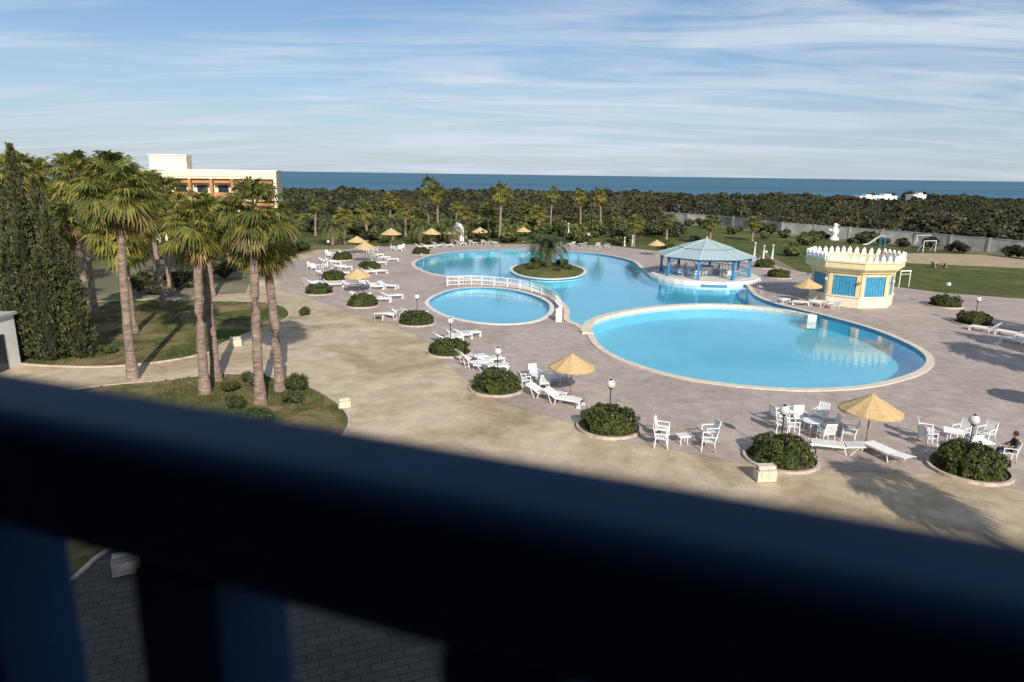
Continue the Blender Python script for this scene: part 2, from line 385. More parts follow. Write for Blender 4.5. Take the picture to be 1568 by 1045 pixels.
# ------------------------------------------------------------------ pavilion
pav=empty('poolside_pavilion',(23.6,84,0))
mb=MB(); mb.lathe([(6.7,-1.1),(6.7,-.14)],M_basin,32,smooth=False); mb.lathe([(6.7,-.14),(6.7,.18),(6.45,.2),(6.45,.34),(0.01,.34)],M_copw,32,smooth=False); mb.obj('platform',parent=pav)
mb=MB()
for r0,z0,r1,z1 in ((5.95,2.72,3.2,3.62),(3.3,3.66,.1,4.62)):
    for k in range(8):
        a0=rad(22.5+45*k);a1=rad(67.5+45*k)
        nb=9
        for j in range(nb):
            t0=j/nb;t1=(j+.93)/nb
            A=V((math.cos(a0),math.sin(a0),0)).lerp(V((math.cos(a1),math.sin(a1),0)),t0);B=V((math.cos(a0),math.sin(a0),0)).lerp(V((math.cos(a1),math.sin(a1),0)),t1)
            mb.face([(A.x*r0,A.y*r0,z0),(B.x*r0,B.y*r0,z0),(B.x*r1,B.y*r1,z1),(A.x*r1,A.y*r1,z1)],M_teal)
        A=V((math.cos(a0),math.sin(a0),0));B=V((math.cos(a1),math.sin(a1),0))
        mb.face([(A.x*r0,A.y*r0,z0-.03),(B.x*r0,B.y*r0,z0-.03),(B.x*r1,B.y*r1,z1-.03),(A.x*r1,A.y*r1,z1-.03)],M_bluewood)
        mb.tube([(A.x*r0,A.y*r0,z0+.03),(A.x*r1,A.y*r1,z1+.03)],.05,M_teal,5)
mb.lathe([(.12,4.6),(.18,4.7),(.1,4.85),(.02,5.0)],M_teal,8); mb.obj('roof',parent=pav)
mb=MB(); pr=5.3
cor=[V((math.cos(rad(22.5+45*k))*pr,math.sin(rad(22.5+45*k))*pr,0)) for k in range(8)]
for k in range(8):
    a,b=cor[k],cor[(k+1)%8]; mb.box((a.x,a.y,1.5),(.26,.26,2.32),M_bluewood,rz=rad(22.5+45*k))
    mb.box((a.x,a.y,.55),(.36,.36,.42),M_bluewood,rz=rad(22.5+45*k))
    m=(a+b)/2; ang=math.atan2(b.y-a.y,b.x-a.x); L=(b-a).length-.28
    mb.box((m.x,m.y,2.62),(L,.14,.3),M_bluewood,rz=ang)
    d=(b-a).normalized()
    for q,s in ((a,1),(b,-1)):
        p0=q+d*s*.2+V((0,0,1.95)); p1=q+d*s*.85+V((0,0,2.46)); mb.tube([p0,p1],.05,M_bluewood,4)
    if k not in (1,2,5):
        mb.box((m.x,m.y,1.2),(L,.06,.07),M_bluewood,rz=ang)
        for j in range(1,9):
            q=a+d*(.14+L*j/9); mb.box((q.x,q.y,.8),(.04,.04,.74),M_bluewood,rz=ang)
mb.obj('posts_and_rails',parent=pav)
mb=MB(); mb.lathe([(1.1,.34),(1.1,1.3),(1.25,1.31),(1.25,1.38),(0.01,1.38)],M_wpaint,12); mb.obj('bar_counter',parent=pav)

# ------------------------------------------------------------------ kiosk
kio=empty('castle_kiosk',(34,68,0),rad(8)); K8=[rad(22.5+45*k) for k in range(8)]
ph=rad(22.5); R8=3.75
mb=MB(); mb.lathe([(R8+.12,0),(R8+.12,.95),(R8+.22,.96),(R8+.22,1.08),(R8-.05,1.08)],M_render,8,smooth=False,phase=ph); mb.obj('base_wall',parent=kio)
mb=MB()
mb.lathe([(R8-.12,1.08),(R8-.12,3.3)],M_glass,8,smooth=False,phase=ph)
for k in range(8):
    a=V((math.cos(K8[k]),math.sin(K8[k]),0))*R8; b=V((math.cos(K8[(k+1)%8]),math.sin(K8[(k+1)%8]),0))*R8
    d=(b-a).normalized(); nrm=V((d.y,-d.x,0)); ang=math.atan2(d.y,d.x); w=(b-a).length; m=(a+b)/2
    for s,q in ((1,a),(-1,b)):
        c=q+d*s*.2; mb.box((c.x,c.y,2.2),(.36,.2,2.2),M_yellow,rz=ang)
    mb.box((m.x,m.y,3.14),(w-.82,.16,.32),M_yellow,rz=ang)
    c=m-nrm*.02; nb=7; ww=(w-.84)/nb
    for j in range(nb):
        q=c+d*((j-(nb-1)/2)*ww); mb.box((q.x,q.y,2.02),(ww-.03,.08,1.88),M_bluepan,rz=ang)
mb.obj('shutter_walls',parent=kio)
mb=MB()
mb.lathe([(R8+.05,3.25),(R8+.3,3.3),(R8+.35,3.42),(R8+.75,3.7),(R8+.8,3.78),(R8+.8,4.28),(R8+.9,4.3),(R8+.9,4.42),(R8+.55,4.42),(R8+.55,3.6),(0.01,3.6)],M_yellow,8,smooth=False,phase=ph)
mb.obj('crown_band',parent=kio)
mb=MB(); RC=R8+.72
for k in range(8):
    a=V((math.cos(K8[k]),math.sin(K8[k]),0))*RC; b=V((math.cos(K8[(k+1)%8]),math.sin(K8[(k+1)%8]),0))*RC
    d=(b-a).normalized(); w=(b-a).length; ang=math.atan2(d.y,d.x); n=5
    Rr=Matrix.Rotation(ang,3,'Z')
    for j in range(n):
        q=a+d*(w*(j+.5)/n)
        prof=[(-.27,0),(.27,0),(.27,.14),(.16,.2),(.2,.42),(.0,.74),(-.2,.42),(-.16,.2),(-.27,.14)]
        F=[q+Rr@V((x,-.11,0))+V((0,0,4.424+z)) for x,z in prof]; B=[q+Rr@V((x,.11,0))+V((0,0,4.424+z)) for x,z in prof]
        mb.face(F,M_wpaint); mb.face(B[::-1],M_wpaint)
        for i in range(len(prof)):
            i2=(i+1)%len(prof); mb.face([F[i],B[i],B[i2],F[i2]],M_wpaint)
mb.obj('merlons',parent=kio)
mb=MB(); 
for k in (3,4,5,6):
    a=V((math.cos(K8[k]),math.sin(K8[k]),0)); mb.tube([(a.x*3.95,a.y*3.95,2.5),(a.x*4.2,a.y*4.2,2.6)],.03,M_black,6); mb.lathe([(.02,-.14),(.12,-.1),(.14,.05),(.03,.16)],M_globe,10,(a.x*4.2,a.y*4.2,2.6))
mb.obj('wall_lamps',parent=kio)

# ------------------------------------------------------------------ left hotel wing
hw=empty('hotel_wing',(-60.2,111.5,0),rad(15))
mb=MB(); W=21.2
mb.box((W/2,8.5,5.9),(W,13,11.8),M_render)
mb.box((2.1,.9,5.9),(4.2,2.2,11.8),M_render)
mb.box((W/2+2.1,1.0,11.45),(W-4.2,2.0,.9),M_render)
mb.box((4.2,6.0,13.1),(5.6,5,2.35),M_render); mb.box((4.2,6.0,14.34),(5.9,5.3,.12),M_wpaint)
mb.box((W/2,8.0,12.0),(W+.2,14,.18),M_render)
for fl in range(3):
    z=fl*3.65
    mb.box((W/2+2.1,.98,z+3.5),(W-4.3,1.9,.3),M_render)
    for b in range(5):
        x=4.5+b*3.25
        mb.box((x,.1,z+1.95),(.42,.36,2.8),M_orange)
        mb.box((x+1.6,1.93,z+1.2),(1.6,.08,2.1),M_glass)
        mb.box((x+1.62,.06,z+.75),(2.7,.16,.8),M_orange)
        mb.box((x+1.62,.6,z+3.0),(2.6,.1,.7),M_orange)
mb.box((W-.25,.9,5.7),(.5,2.1,11.2),M_render)
mb.obj('walls',parent=hw)
mb=MB(); mb.box((0,0,1.6),(9,3.2,3.2),M_wpaint); mb.box((0,0,3.28),(9.3,3.5,.16),M_conc)
mb.box((4.52,0,1.1),(.06,1.0,2.2),M_glass); mb.box((2,-1.62,1.7),(1.4,.06,1.0),M_glass); mb.obj('outbuilding',(-35.3,39.6,0),0)
def house(x,y,w,d,h,nm='distant_house'):
    mb=MB(); mb.box((0,0,h/2),(w,d,h),M_wpaint); mb.box((0,0,h+.1),(w+.4,d+.4,.2),M_wpaint); mb.box((w*.2,0,h+.6),(w*.3,d*.5,.8),M_wpaint)
    for i in range(int(w/3)): mb.box((-w/2+1.6+i*3,-d/2-.03,h*.55),(1.1,.08,1.3),M_glass)
    mb.obj(nm,(x,y,0),rad(5))
for a in ((180,360,9,8,3.4),(190,362,12,9,3.8),(207,360,7,6,4.6),(-262,330,26,10,8.5),(-238,345,20,9,7.0)): house(*a)

# ------------------------------------------------------------------ boundary wall
wp=[V(p) for p in [(41.9,196),(47,187),(52.9,178.6),(60.3,155),(69.4,142.5),(76.6,131.3),(86,114),(97,94),(112,62)]]
mb=MB()
for i in range(len(wp)-1):
    a,b=wp[i],wp[i+1]; n=max(1,int((b-a).length/6))
    for k in range(n):
        p,q=a.lerp(b,k/n),a.lerp(b,(k+1)/n); m=(p+q)/2; ang=math.atan2(q.y-p.y,q.x-p.x)
        mb.box((m.x,m.y,1.1),((q-p).length-.42,.2,2.25),M_grey,rz=ang); mb.box((p.x,p.y,1.2),(.4,.4,2.42),M_grey,rz=ang)
        mb.box((m.x,m.y,2.29),((q-p).length-.42,.3,.12),M_conc,rz=ang)
mb.obj('boundary_wall')

# ------------------------------------------------------------------ hotel we stand in + balcony
fang=math.atan2(-.354,.935)
hb=empty('hotel_building',(0,0,0),fang)
mb=MB(); 
mb.box((0,-7.3,7.5),(80,12,15),M_wall); mb.box((0,-7.3,15.1),(80.4,12.4,.25),M_wpaint)
for fl in range(4):
    for b in range(-9,10):
        z=.0+fl*3.5; x=b*4.2
        mb.box((x,-1.27,z+1.25),(2.0,.08,2.2),M_glass)
        mb.box((x,-1.26,z+2.42),(2.2,.12,.12),M_wpaint)
mb.obj('walls',parent=hb)
mb=MB(); mb.box((0,-.42,10.3),(4.4,1.7,.2),M_conc); mb.box((0,-.36,13.5),(4.8,1.86,.2),M_wall)  # floor slab, plus an unseen overhead slab added to block sky light
for s in(-1,1): mb.box((s*2.3,-.4,11.9),(.18,1.7,3.0),M_wall)  # unseen side walls, added with the overhead slab to darken the rail
mb.obj('balcony_slab_and_blockers',parent=hb)
rl=empty('balcony_railing',(0,0,0),fang)
def bevbox(name,c,s,mat,bev,parent):
    mb=MB(); mb.box((0,0,0),s,mat); o=mb.obj(name,c,0,parent); m=o.modifiers.new('b','BEVEL'); m.width=bev; m.segments=4; return o
bevbox('handrail',(0,.2975,11.808),(4.3,.079,.084),M_rail,.018,rl)
i=0
for k in range(-10,11):
    x=-.3165+k*.211
    i+=1; bevbox('baluster_%d'%i,(x,.2975,11.11),(.066,.064,1.31),M_rail,.004,rl)
bevbox('bottom_rail',(0,.2975,10.43),(4.3,.05,.05),M_rail,.004,rl)

# ------------------------------------------------------------------ vegetation meshes
def rnd(a,b): return random.uniform(a,b)
def fan_palm(H,seed,nleaf=46,cr=2.4,segs=16,skirt=14,lean=0.25,tr=.27):
    random.seed(seed); mb=MB(); la=rnd(0,6.28); n=14
    path=[];rr=[]
    for i in range(n+1):
        t=i/n; path.append(V((math.cos(la)*lean*t*t,math.sin(la)*lean*t*t,H*t)))
        r=tr*(1.35-.35*min(1,t*8)) if t<.125 else tr*(1-.28*t)
        rr.append(r*(1+.05*math.sin(i*2.1)))
    rr[-1]*=1.25; rr[-2]*=1.2
    mb.tube(path,rr,M_trunk,10)
    top=path[-1]
    for i in range(34):
        a=rnd(0,6.28); z=H-rnd(.1,1.3); c=V((top.x+math.cos(a)*tr*.85,top.y+math.sin(a)*tr*.85,z)); d=V((math.cos(a),math.sin(a),1.1)).normalized()
        mb.tube([c,c+d*rnd(.18,.34)],[.06,.03],M_leaf_dead,4)
    def leaf(az,el,L,R,mat):
        d=V((math.cos(az)*math.cos(el),math.sin(az)*math.cos(el),math.sin(el)))
        o=top+V((0,0,rnd(-.25,.15))); mid=o+d*L*.55; end=o+d*L+V((0,0,-.12*L*math.cos(el)))
        s=V((-math.sin(az),math.cos(az),0)); w=.03
        mb.face([o-s*w,o+s*w,mid+s*w*.8,mid-s*w*.8],mat); mb.face([mid-s*w*.8,mid+s*w*.8,end+s*w*.5,end-s*w*.5],mat)
        el2=el-rad(22); f=V((math.cos(az)*math.cos(el2),math.sin(az)*math.cos(el2),math.sin(el2)))
        roll=rnd(-.35,.35); up=s.cross(f); s2=(s*math.cos(roll)+up*math.sin(roll)); nrm=f.cross(s2)
        for k in range(segs):
            a=rad(-112+224*(k+.5)/segs)+rnd(-.03,.03); Rk=R*(.72+.28*math.cos(a*.75))*rnd(.88,1.1)
            dd=f*math.cos(a)+s2*math.sin(a)
            wv=(f*-math.sin(a)+s2*math.cos(a))*(Rk*.56*math.sin(rad(112)/segs)*1.05)
            m=end+dd*Rk*.58+V((0,0,-.03*R)); tip=end+dd*Rk+V((0,0,-rnd(.16,.48)*R))
            fold=nrm*rnd(.01,.05)
            mb.mesh([end,m-wv+fold,tip,m+wv],[(0,1,3),(1,2,3)],mat)
    for i in range(nleaf):
        t=(i+.5)/nleaf; el=rad(82-118*t**.85)+rnd(-.16,.16); az=i*2.39996+rnd(-.25,.25)
        leaf(az,el,cr*rnd(.40,.60),cr*rnd(.36,.52),M_leaf_palm if rnd(0,1)>.07 or t<.5 else M_leaf_dead)
    for i in range(skirt):
        leaf(rnd(0,6.28),rad(rnd(-84,-50)),cr*rnd(.3,.5),cr*rnd(.3,.42),M_leaf_dead)
    return mb.me('fan_palm')
def date_palm(H,seed,nf=44,FL=3.0,tr=.3,pairs=16,dead=6):
    random.seed(seed); mb=MB(); n=10
    mb.tube([(0,0,H*i/n) for i in range(n+1)],[tr*(1.3-.3*min(1,i/2))*(1+.06*(i%2)) for i in range(n+1)],M_trunk,10)
    mb.lathe([(tr,H-.5),(tr*1.6,H-.2),(tr*1.3,H+.15),(.05,H+.35)],M_trunk,10)
    for i in range(nf+dead):
        isd=i>=nf; t=(i+.5)/nf; el=rad(84-88*t)+rnd(-.08,.08) if not isd else rad(rnd(-60,-30)); az=i*2.39996+rnd(-.15,.15)
        mat=M_leaf_dead if isd else M_leaf_date
        p=V((math.cos(az)*.12,math.sin(az)*.12,H)); pts=[p]; L=FL*rnd(.85,1.1)
        ns=8; e=el
        for k in range(ns):
            d=V((math.cos(az)*math.cos(e),math.sin(az)*math.cos(e),math.sin(e))); p=p+d*L/ns; pts.append(p); e-=rad(11+3*k*.5)
        s=V((-math.sin(az),math.cos(az),0))
        for k in range(ns):
            w=.035*(1-k/ns)+.008; w2=.035*(1-(k+1)/ns)+.008
            mb.face([pts[k]-s*w,pts[k]+s*w,pts[k+1]+s*w2,pts[k+1]-s*w2],mat)
        for k in range(pairs):
            t=.12+.88*(k+.5)/pairs; q=t*ns; i0=min(ns-1,int(q)); c=pts[i0].lerp(pts[i0+1],q-i0); d=(pts[i0+1]-pts[i0]).normalized()
            ll=FL*.24*math.sin(math.pi*min(.98,.18+t*.75))+.08; upv=s.cross(d)*-1
            for sg in(-1,1):
                dr=(s*sg*1.0+d*.75+V((0,0,-.18+rnd(-.12,.2)))+upv*.2).normalized()
                e2=c+dr*ll; mb.face([c-d*.05,c+d*.05,e2],mat)
    return mb.me('date_palm')
def leafblob(mb,lobes,n,size,mat,shell=.72,up=0):
    tot=sum(l[3]*l[3] for l in lobes)
    for l in lobes:
        k=int(n*l[3]*l[3]/tot)
        for i in range(k):
            d=V((random.gauss(0,1),random.gauss(0,1),random.gauss(0,1))).normalized()
            if d.z<-.35: d.z*=-1
            r=l[3]*rnd(shell,1.06)
            c=V((l[0]+d.x*r*l[4],l[1]+d.y*r*l[4],l[2]+d.z*r))
            nn=(d*1.0+V((rnd(-1,1),rnd(-1,1),rnd(-1,1)))*.8+V((0,0,up))).normalized()
            a=nn.orthogonal().normalized(); b=nn.cross(a); q=rnd(0,3.14); a,b=a*math.cos(q)+b*math.sin(q),b*math.cos(q)-a*math.sin(q)
            s=size*rnd(.6,1.25)
            mb.face([c-a*s,c-b*s*.55,c+a*s,c+b*s*.55],mat)
def bush(seed,n,size,mat,R=1,H=1,nl=7,core=True,trunk=False,spread=.62):
    random.seed(seed); mb=MB(); lobes=[]
    for i in range(nl):
        a=rnd(0,6.28); q=rnd(.15,spread)*R; r=rnd(.34,.55)*R; lobes.append((math.cos(a)*q,math.sin(a)*q,rnd(.35,.72)*H,r,1))
    lobes.append((0,0,.5*H,.5*R,1.1))
    if core:
        for l in lobes:
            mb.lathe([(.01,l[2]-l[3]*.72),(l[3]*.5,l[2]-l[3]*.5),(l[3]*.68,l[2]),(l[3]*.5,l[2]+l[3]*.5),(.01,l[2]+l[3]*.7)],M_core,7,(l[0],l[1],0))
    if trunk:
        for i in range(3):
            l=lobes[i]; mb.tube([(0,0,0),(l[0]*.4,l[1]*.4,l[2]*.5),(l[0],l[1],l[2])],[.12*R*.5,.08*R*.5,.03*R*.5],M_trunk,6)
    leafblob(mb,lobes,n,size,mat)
    return mb.me('bush')
def instancer(name,pts,child_me,parent,childname):
    mb=MB()
    for x,y,z,s,a in pts:
        h=s/2; c,sn=math.cos(a)*h,math.sin(a)*h
        mb.face([(x-c+sn,y-sn-c,z),(x+c+sn,y+sn-c,z),(x+c-sn,y+sn+c,z),(x-c-sn,y-sn+c,z)],M_soil)
    o=mb.obj(name,parent=parent); o.instance_type='FACES'; o.use_instance_faces_scale=True; o.instance_faces_scale=1
    o.show_instancer_for_render=False; o.show_instancer_for_viewport=False
    ch=place(childname,child_me,parent=o); return o

sw=empty('scrub_woodland')
def wall_y(x):
    if x<38: return 168
    for i in range(len(wp)-1):
        if wp[i].x<=x<=wp[i+1].x:
            t=(x-wp[i].x)/(wp[i+1].x-wp[i].x); return wp[i].y*(1-t)+wp[i+1].y*t+5
    return 196 if x<42 else 60
# wide low mounds, rounder bushes and a few taller umbrella-shaped pines
vs=[bush(100+i,300,.17,M_leaf_scrub,1,.75+.14*i,5+i%3,spread=.75-.05*i) for i in range(5)]+[bush(130,260,.19,M_leaf_scrub,.85,1.9,6,True,True,.5)]
P=[[] for _ in vs]
random.seed(11)
y=100
while y<385:
    st=2.8+ (y-100)*.008
    x=-330.0
    while x<330:
        px=x+rnd(-1.6,1.6); py=y+rnd(-1.6,1.6)
        if py>wall_y(px) and not (px<-30 and py<172) and abs(px)<py*.95+12 and not(172<px<212 and 340<py<368):
            nz=noise.noise(V((px*.02,py*.02,0)))+.6*noise.noise(V((px*.06,py*.06,5)))
            if rnd(0,1)<.82+nz*.6:
                s=rnd(1.5,3.8)*(1+.5*nz)
                k=random.randrange(5) if rnd(0,1)>.05 else 5
                P[k].append((px,py,-.3,s*(.9 if k==5 else 1),rnd(0,6.28)))
        x+=st
    y+=st
for i,me in enumerate(vs): instancer('patch_%d'%(i+1),P[i],me,sw,'shrub_%d'%(i+1))
gs=empty('garden_shrubs')
vs2=[bush(200+i,520,.13,M_leaf_shrub,1,.95,7) for i in range(3)]+[bush(210,420,.15,M_leaf_scrub,1,1.1,6)]
P=[[] for _ in vs2]; random.seed(12)
for i in range(430):
    x=rnd(-100,36); y=rnd(124,172)
    if (y<136 and rnd(0,1)<.55): continue
    if -64<x<-34 and 106<y<134: continue
    P[random.randrange(4)].append((x,y,-.1,rnd(1.0,3.0),rnd(0,6)))
for i in range(60):
    P[random.randrange(4)].append((rnd(-95,-34),rnd(88,106),-.1,rnd(1.2,2.6),rnd(0,6)))
for i in range(26):
    P[random.randrange(4)].append((rnd(-37,-32.5),rnd(66,112),-.1,rnd(.8,1.8),rnd(0,6)))
for x,y in [(-26.5,122),(-23,121),(-17,121.5),(-13,123),(-6,124),(-1,124.5),(5,124.5),(12,125),(19,122),(26,117),(44,108),(50,122),(54,128),(58,133),(64,131),(51,140),(56,142),(62,139),(48,150),(52,158),(46,165),(49,112)]:
    P[random.randrange(4)].append((x,y,-.1,rnd(1.0,2.2),rnd(0,6)))
for i in range(40):
    t=random.random(); P[3].append((44+t*46+rnd(-1,1),178-t*78-rnd(2,5),-.1,rnd(.8,2.0),rnd(0,6)))
for i,me in enumerate(vs2): instancer('patch_%d'%(i+1),P[i],me,gs,'shrub_%d'%(i+1))

near=[(-22.3,38.5,10.7,21,2.75,52),(-16.9,35.9,9.2,22,2.3,44),(-13.3,34.4,10.0,23,2.4,50),(-13.0,36.6,8.3,24,2.1,42),(-17.3,38.3,8.6,25,2.1,42)]
for x,y,H,sd,cr,nl in near:
    place('fan_palm',fan_palm(H,sd,nl,cr,22,14,.5),(x,y,0),0)
mid=[fan_palm(10.0,31,44,2.6,14,14,.5),fan_palm(8.6,32,42,2.5,14,10,.4),fan_palm(6.4,33,44,2.6,14,16,.3)]
for x,y,H,k in [(-35.6,57,10.9,0),(-31.4,60.3,8.4,1),(-43.7,59.4,11.3,0),(-38,66,11.6,0),(-47,74,11.5,1),(-41,78,10.2,0),(-36,72,9.6,1),(-33.5,66,8.2,1),(-54,78,11.8,0),(-60,88,11.2,1),(-50,90,8.8,0),(-44,95,7.0,1),(-33.5,52,8.2,1),(-28.5,50,7.5,2),(-29.5,66,7.8,2),(-58,70,11.0,0),(-66,86,11.4,1),(-38,49,10.4,0),(-42,102,5.4,2),(-35,84,6.4,2)]:
    base=[10.0,8.6,6.4][k]; s=H/base; place('fan_palm',mid[k],(x,y,0),random.uniform(0,6),(max(.9,s*.95),max(.9,s*.95),s))
far=[fan_palm(7.0,41,34,2.3,10,10,.3,.22),fan_palm(5.0,42,36,2.3,10,12,.2,.24),fan_palm(7.0,43,24,2.0,10,16,.5,.2)]
dts=[date_palm(2.4,51,46,3.1),date_palm(3.4,52,42,2.9)]
for x,y,H,k in [(-2.5,126,8.7,0),(8,150,7.9,2),(14.3,148,7.7,2),(18.3,145,8.0,2),(-18.5,150,9.4,0),(-16,146,8.0,0),(-25,140,6.6,0),(-47,138,6.4,2),(2.5,145,5.4,0),(-38,132,6.0,2),(-21,134,5.2,0),(-5,137,5.2,0),(-12,143,5.6,2)]:
    s=H/7; place('fan_palm',far[k],(x,y,0),rnd(0,6),(1.1,1.1,s))
for x,y,H in [(21,120,4.2),(-26,122,5.4),(36,126,4.2),(46.5,134,3.6),(-29,118,4.6),(5,139,4.6),(-35.5,112,4.0),(-9,131,4.6),(30,135,3.8)]:
    place('fan_palm',far[1],(x,y,0),rnd(0,6),(1,1,H/5))
for x,y,H,k in [(-10.9,121,3.1,0),(-16,119.5,2.9,0),(-33,100,3.0,1),(-30.5,116,2.6,0),(-37,106,3.2,1),(-22,126,3,0),(-35,92,2.4,0)]:
    place('date_palm',dts[k],(x,y,0),rnd(0,6),1.1)
place('date_palm',date_palm(2.1,55,64,3.5,.36,20,3),(4.5,88.3,.5),0)
for x,y,H,k in [(19.5,11.5,7.6,1),(38,33,7.5,2),(42,37,8.0,1),(40,27,7.8,2),(46,44,7.4,2)]:
    place('fan_palm',mid[k],(x,y,0),rnd(0,6),H/[10.0,8.6,6.4][k])
place('shade_tree',bush(77,2600,.24,M_leaf_shrub,4.5,6.5,12,True,True),(68,58,0))
place('shade_tree',bush(78,2600,.24,M_leaf_shrub,4.0,6.0,12,True,True),(73,64,0))

random.seed(5); mb=MB()
sp=[(-.6,0,13.2,.75),(.3,.4,11.2,.8),(1.1,-.1,9.4,.85),(-1.5,.2,10.4,.8),(1.7,.3,7.2,.8),(-.2,-.7,9.6,.9),(.7,-.8,7.0,.9),(-1.2,-.7,7.8,.9),(2.2,-.2,4.8,.75),(-2.1,-.2,7.0,.8)]
mb.tube([(0,0,0),(0,0,2)],[.3,.2],M_trunk,8)
for x,y,h,r in sp:
    prof=lambda t:r*(math.sin(math.pi*min(1,(t*.86+.14)))**.7)*(1-.25*t)
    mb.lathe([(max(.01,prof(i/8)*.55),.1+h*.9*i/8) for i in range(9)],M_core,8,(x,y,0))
    for i in range(int(h*270)):
        t=rnd(0,1)**.9; a=rnd(0,6.28); cl=1+.6*noise.noise(V((math.cos(a)*1.6+x,math.sin(a)*1.6+y,h*t*1.3)))
        q=prof(t)*cl*rnd(.72,1.14); c=V((x+math.cos(a)*q,y+math.sin(a)*q,.1+h*t))
        d=V((math.cos(a)*.5+rnd(-.35,.35),math.sin(a)*.5+rnd(-.35,.35),1)).normalized(); s=d.cross(V((rnd(-1,1),rnd(-1,1),.1))).normalized(); L=rnd(.10,.34)
        mb.face([c-s*.045,c+d*L*.5-s*.06,c+d*L,c+d*L*.5+s*.06],M_leaf_cyp)
mb.obj('cypress_tree',(-30.1,43,0))

lb=bush(300,1500,.07,M_leaf_hedge,1,.8,7); lb2=bush(301,1500,.07,M_leaf_shrub,1,.9,8)
for x,y,s,m in [(-14.9,37.6,.75,lb2),(-12.2,36.9,.8,lb2),(-15.6,36.2,.6,lb2),(-11.6,34.4,.65,lb2),(-14.4,33.6,.6,lb2),(-17.9,57.5,.7,lb),(-12.3,31.6,.8,lb),(-27,44,.6,lb2),(2.5,86,.9,lb2),(6.8,86.5,.8,lb),(5.5,84.6,.6,lb2),(3,90.5,1,lb2),(6.5,90.5,1.0,lb)]:
    place('shrub',m,(x,y,.02 if x<0 else .3),rnd(0,6),s)

# ------------------------------------------------------------------ planters with hedge, kerb, lamp
random.seed(9)
def hedge(seed):
    random.seed(seed); mb=MB()
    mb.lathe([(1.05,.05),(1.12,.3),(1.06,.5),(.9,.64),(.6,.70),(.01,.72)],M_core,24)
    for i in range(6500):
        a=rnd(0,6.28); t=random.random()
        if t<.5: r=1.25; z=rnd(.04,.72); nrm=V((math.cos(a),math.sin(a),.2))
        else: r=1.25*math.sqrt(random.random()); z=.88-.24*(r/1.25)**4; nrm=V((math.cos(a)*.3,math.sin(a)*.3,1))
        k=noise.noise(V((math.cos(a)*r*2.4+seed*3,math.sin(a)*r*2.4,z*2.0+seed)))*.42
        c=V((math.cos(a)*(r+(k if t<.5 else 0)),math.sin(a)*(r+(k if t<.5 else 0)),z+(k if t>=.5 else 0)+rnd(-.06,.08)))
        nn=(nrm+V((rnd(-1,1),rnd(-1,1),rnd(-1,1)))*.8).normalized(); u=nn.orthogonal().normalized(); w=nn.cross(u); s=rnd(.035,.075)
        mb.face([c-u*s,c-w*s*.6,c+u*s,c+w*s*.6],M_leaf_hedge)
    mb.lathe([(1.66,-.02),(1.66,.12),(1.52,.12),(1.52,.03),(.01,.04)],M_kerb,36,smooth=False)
    mb.lathe([(1.515,.034),(.01,.06)],M_soil,36,smooth=False)
    return mb.me('planter_bed')
hs=[hedge(1),hedge(2),hedge(3),hedge(4)]
def lampmesh():
    mb=MB(); mb.tube([(0,0,0),(0,0,.25)],[.06,.045],M_black,8); mb.tube([(0,0,.25),(0,0,1.85)],.026,M_black,8)
    mb.lathe([(.03,1.82),(.09,1.86),(.10,1.9)],M_black,12)
    mb.lathe([(.09,1.9),(.18,1.97),(.22,2.08),(.20,2.18),(.13,2.27),(.05,2.31)],M_globe,16)
    mb.lathe([(.09,2.29),(.05,2.33),(.01,2.37)],M_black,10)
    return mb.me('garden_lamp')
lm=lampmesh()
pl=[(-19.7,68.6),(-13.9,62.25),(-7.9,54.9),(-4.3,45.6),(-.86,37.5),(4.8,31.5),(11.9,28.0),(19.6,27.1),(39.85,57.8),(42.5,66.2),(-18.4,87),(33.1,84.6),(34.6,93.9),(44,53.5),(-24,96),(-14,104),(-20.5,77.5)]
for i,(x,y) in enumerate(pl):
    place('planter_bed',hs[i%4],(x,y,0.0),rnd(0,6),(.97,.97,rnd(.85,1.05)))
    if i<8 or i in (8,9,12,13): place('garden_lamp',lm,(x+.05,y+ (.3 if i<8 else 0),.06),0)
for x,y in [(40.5,76),(-27,100),(13,119)]: place('garden_lamp',lm,(x,y,0))

# ------------------------------------------------------------------ umbrellas
def umb(seed,r=1.3,zr=1.72,zt=2.45):
    random.seed(seed); mb=MB(); n=10
    prof=[(r,zr-.02),(r*.99,zr+.05),(r*.72,zr+.22),(r*.42,zr+.44),(r*.17,zt-.12),(.06,zt),(.01,zt+.05)]
    i0=len(mb.v); mb.lathe(prof,M_straw,n*2,smooth=False)
    for i in range(i0,len(mb.v)):
        v=mb.v[i]; k=(i-i0)%(n*2); rr=math.hypot(v[0],v[1])
        mb.v[i]=(v[0],v[1],v[2]+(-.0 if k%2==0 else -.06*rr/r)+rnd(-.01,.01))
    mb.lathe([(r*.97,zr-.03),(r*.4,zr+.36),(.03,zt-.15)],M_straw,n,smooth=False)
    for i in range(170):
        a=2*math.pi*i/170; c=V((math.cos(a)*r,math.sin(a)*r,zr-.02)); s=V((-math.sin(a),math.cos(a),0))*.025
        mb.face([c-s,c+s,c+V((0,0,-rnd(.05,.13)))],M_straw)
    for k in range(n):
        a=2*math.pi*k/n; mb.tube([(0,0,zt-.2),(math.cos(a)*r*.95,math.sin(a)*r*.95,zr-.03)],.012,M_wood,4)
    mb.tube([(0,0,0),(0,0,zt-.05)],.03,M_wood,8); mb.lathe([(.25,0),(.25,.07),(.06,.1)],M_conc,12)
    return mb.me('sun_umbrella')
ub=umb(1)
random.seed(21)
